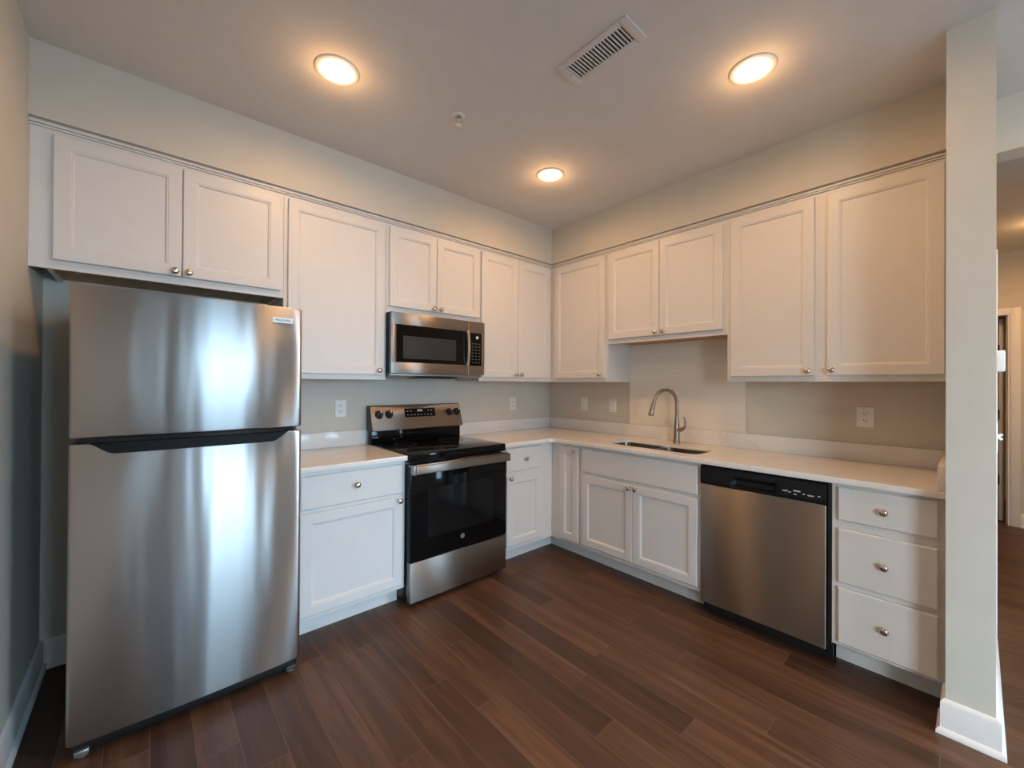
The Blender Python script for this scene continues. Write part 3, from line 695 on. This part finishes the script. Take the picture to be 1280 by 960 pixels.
M_KEY = mat('faint_keys', (0.10, 0.10, 0.10), 0.5)
for r in range(7):
    for c in range(3):
        x = cpx0 + 0.018 + c * 0.031; z = cz0 + 0.020 + r * 0.0235; MB().box(x, x + 0.016, -0.4012, -0.4003, z, z + 0.007).build('key', M_KEY, kp, smooth=False)
lg = MB().lathe([(0.0115, 0), (0.0115, 0.001), (0.0095, 0.001), (0.0095, 0.0004), (0.001, 0.0004)], ((cpx0 + cpx1) / 2 + 0.012, -0.4005, cz1 - 0.033), 'Y-', 24).build('logo', M_BADGE, mw)
text('monogram', 'GE', 0.009, ((cpx0 + cpx1) / 2 + 0.012, -0.4013, cz1 - 0.033), lg, M_BADGE)

# ================================================================== dishwasher (local x = -1.819 - world y)
dw = thing('dishwasher', 'built-in stainless dishwasher with black control strip', 'dishwasher', (0, -1.8195, 0), RW)
MB().box(0.004, 0.620, -0.585, -0.03, 0.10, 0.872, 0.002).build('body', M_BLACK, dw)
fm = MB(); fm.box(0.611, 0.6255, -0.606, -0.560, 0.10, 0.8835); fm.box(0.0, 0.6255, -0.606, -0.560, 0.876, 0.8835)
fm.build('side_flange', M_BLACK, dw, smooth=False)
MB().box(0.004, 0.608, -0.630, -0.590, 0.076, 0.768, 0.005, 3).build('door', M_STEEL_D, dw)
# control strip with a scooped pocket, as a lofted profile
cs_ = MB(); L = []
N = 48
for i in range(N + 1):
    x = 0.004 + 0.604 * i / N
    a = max(0.0, min((x - 0.165) / 0.03, (0.405 - x) / 0.03, 1.0)); s = a * a * (3 - 2 * a)
    L.append([(x, -0.588, 0.770), (x, -0.629, 0.770), (x, -0.631, 0.775), (x, -0.631 + 0.026 * s, 0.792), (x, -0.631 + 0.026 * s, 0.815), (x, -0.631, 0.838), (x, -0.629, 0.866), (x, -0.622, 0.874), (x, -0.588, 0.874)])
cs_.loft(L); cst = cs_.build('control_strip', M_LIP, dw, angle=25)
for (x, z, w_, h_) in ((0.425, 0.806, 0.024, 0.006), (0.452, 0.803, 0.010, 0.005), (0.473, 0.812, 0.030, 0.007), (0.475, 0.796, 0.012, 0.005), (0.512, 0.803, 0.010, 0.005), (0.533, 0.800, 0.026, 0.006), (0.575, 0.804, 0.010, 0.005)):
    MB().box(x, x + w_, -0.6316, -0.6295, z, z + h_).build('button_mark', M_MARK, cst, smooth=False)
MB().box(0.0, 0.6255, -0.572, -0.556, 0.006, 0.115).build('toe_panel', M_BLACK, dw, smooth=False)
for x in (0.03, 0.595):
    MB().lathe([(0.016, 0), (0.016, 0.008), (0.007, 0.012), (0.007, 0.10)], (x, -0.53, 0), 'Z', 14).build('foot', M_DGREY, dw)

# ================================================================== outlets, switches
def plate(name, label, cat, loc, rotz, kind, w=0.076, h=0.118):
    t = thing(name, label, cat, loc, rotz)
    MB().rings([(0, 0), (0, 0.003), (0.004, 0.006)], -w / 2, w / 2, -h / 2, h / 2, 0).build('cover_plate', M_PLATE, t)
    if kind == 'duplex':
        for s in (-1, 1):
            r_ = MB().prism([(x, z + s * 0.0195) for x, z in rrect(-0.0165, 0.0165, -0.014, 0.014, 0.011)], 'y', -0.0055, -0.0085).build('receptacle', M_PLATE, t)
            sl = MB(); sl.box(-0.0085, -0.0055, -0.0088, -0.0082, s * 0.0195 - 0.001, s * 0.0195 + 0.008); sl.box(0.0055, 0.0085, -0.0088, -0.0082, s * 0.0195 - 0.001, s * 0.0195 + 0.007)
            sl.lathe([(0.003, 0), (0.003, 0.0006), (0.0005, 0.0006)], (0, -0.0082, s * 0.0195 - 0.007), 'Y-', 10)
            sl.build('slots', M_SLOT, r_, smooth=False)
    else:
        MB().rings([(0, 0), (0, 0.001), (0.0015, 0.0026)], -0.0165, 0.0165, -0.0335, 0.0335, -0.0058).build('rocker', M_PLATE, t)
    return t
plate('wall_outlet', 'white duplex outlet on the wall left of the range', 'outlet', (-2.088, 0, 1.172), 0, 'duplex')
plate('wall_outlet', 'white duplex outlet on the wall right of the range', 'outlet', (-0.503, 0, 1.164), 0, 'duplex')
plate('light_switch', 'white rocker switch nearest the corner, left of the sink', 'switch', (0, -0.452, 1.166), RW, 'rocker')
plate('light_switch', 'white rocker switch beside the tiled panel, left of the faucet', 'switch', (0, -0.767, 1.163), RW, 'rocker')
plate('wall_outlet', 'white duplex outlet above the counter over the dishwasher', 'outlet', (0, -2.485, 1.169), RW, 'duplex', 0.079, 0.118)
# on the hall side of the stub wall (faces -Y)
sw = plate('light_switch', 'white switch plate with two toggles on the hall side of the stub wall', 'switch', (-0.60, STUB1, 1.14), 0, 'none', 0.115, 0.118) if 0 else None
sw = thing('light_switch', 'white toggle switch plate seen edge-on on the stub wall', 'switch', (-0.58, STUB1, 1.15), 0)
MB().rings([(0, 0), (0, 0.003), (0.004, 0.006)], -0.058, 0.058, -0.059, 0.059, 0).build('cover_plate', M_PLATE, sw)
for x, dz in ((-0.023, 0.010), (0.023, -0.010)):
    MB().tube([(x, -0.004, 0), (x, -0.012, dz * 0.7), (x, -0.019, dz * 1.3)], [0.006, 0.005, 0.004], 8).build('toggle', M_PLATE, sw)
tm = thing('thermostat', 'small white thermostat box seen edge-on on the stub wall', 'thermostat', (-0.60, STUB1, 1.445), 0)
MB().box(-0.06, 0.06, -0.024, 0, -0.040, 0.040, 0.004).build('housing', M_PLATE, tm)
MB().rings([(0, 0), (0.001, 0.001)], -0.035, 0.035, -0.012, 0.025, -0.024).build('screen', M_MESH, tm)

# ================================================================== ceiling fittings
def downlight(label, x, y, z=H, k=1.0):
    t = thing('recessed_light', label, 'ceiling light', (x, y, z))
    MB().lathe([(0.062, 0.030), (0.094, 0.0005), (0.0945, -0.002), (0.090, -0.006), (0.078, -0.007), (0.070, -0.004), (0.0665, 0.004)][1:], (0, 0, 0), 'Z', 40).build('trim_ring', M_TRIM, t, angle=60)
    MB().lathe([(0.0705, -0.0035), (0.068, -0.0072), (0.05, -0.0085), (0.001, -0.009)], (0, 0, 0), 'Z', 40).build('lens', M_LENS, t, angle=60)
    l = area('lamp', (x, y, z - 0.012), (0, 0, 0), 0.13, 0.13, DOWN_W * k, WARM, 'DISK', math.radians(170))
    bulb('lamp_side_glow', (x, y, z - 0.10), BULB_W * k, WARM, 0.05)
    return t
downlight('lit recessed ceiling light nearest the refrigerator', -2.458, -1.010)
downlight('lit recessed ceiling light nearest the corner, smallest of the three', -1.084, -1.020)
downlight('lit recessed ceiling light above the dishwasher side', -1.090, -2.250)
downlight('lit recessed light on the lower hall ceiling', 2.20, -3.30, 2.665, 2.0)
downlight('added unseen fill light outside the stub wall, brightening the hall header', -0.85, -4.05, H, 4.0)  # added out of view to lift the header and the ceiling beside it

vt = thing('ceiling_vent', 'white rectangular air register with dark louvers in the ceiling', 'vent', (-1.667, -1.850, H))
vm = MB()     # frame: four flat rails with a slight bevel
vx, vy, ox, oy = 0.076, 0.181, 0.046, 0.142
vm.box(-vx, vx, -vy, -oy, -0.006, 0, 0.002); vm.box(-vx, vx, oy, vy, -0.006, 0, 0.002); vm.box(-vx, -ox, -oy, oy, -0.006, 0, 0.002); vm.box(ox, vx, -oy, oy, -0.006, 0, 0.002)
vm.build('frame', M_VENT, vt)
MB().box(-ox, ox, -oy, oy, -0.0008, 0).build('duct_opening', M_SLOT, vt, smooth=False)
for i in range(18):
    y = -oy + 0.008 + (2 * oy - 0.016) * i / 17
    b = MB(); b.loft([[(-ox, y - 0.0012, -0.0010), (ox, y - 0.0012, -0.0010), (ox, y + 0.0012, -0.0058), (-ox, y + 0.0012, -0.0058)], [(-ox, y + 0.0012, -0.0009), (ox, y + 0.0012, -0.0009), (ox, y + 0.0036, -0.0058), (-ox, y + 0.0036, -0.0058)]])
    b.build('louver', M_VENT, vt, smooth=False)
MB().box(-0.004, 0.004, oy + 0.004, oy + 0.016, -0.014, -0.005, 0.001).build('lever', M_VENT, vt)

sp = thing('fire_sprinkler', 'small white fire sprinkler head in the ceiling', 'sprinkler', (-1.877, -1.114, H))
MB().lathe([(0.034, 0), (0.034, 0.002), (0.028, 0.006), (0.022, 0.007), (0.018, 0.003), (0.001, 0.003)], (0, 0, 0), 'Z-', 30).build('escutcheon', M_TRIM, sp, angle=40)
MB().lathe([(0.010, 0.002), (0.010, 0.016), (0.007, 0.018), (0.001, 0.018)], (0, 0, 0), 'Z-', 16).build('stem', M_NICK, sp)
fr_ = MB()
for s in (-1, 1): fr_.tube([(s * 0.009, 0, -0.014), (s * 0.013, 0, -0.024), (s * 0.010, 0, -0.036), (s * 0.002, 0, -0.042)], 0.0022, 8)
fr_.build('frame_arms', M_NICK, sp)
MB().lathe([(0.004, 0.038), (0.004, 0.043), (0.017, 0.044), (0.017, 0.0455), (0.001, 0.0455)], (0, 0, 0), 'Z-', 18).build('deflector', M_NICK, sp)
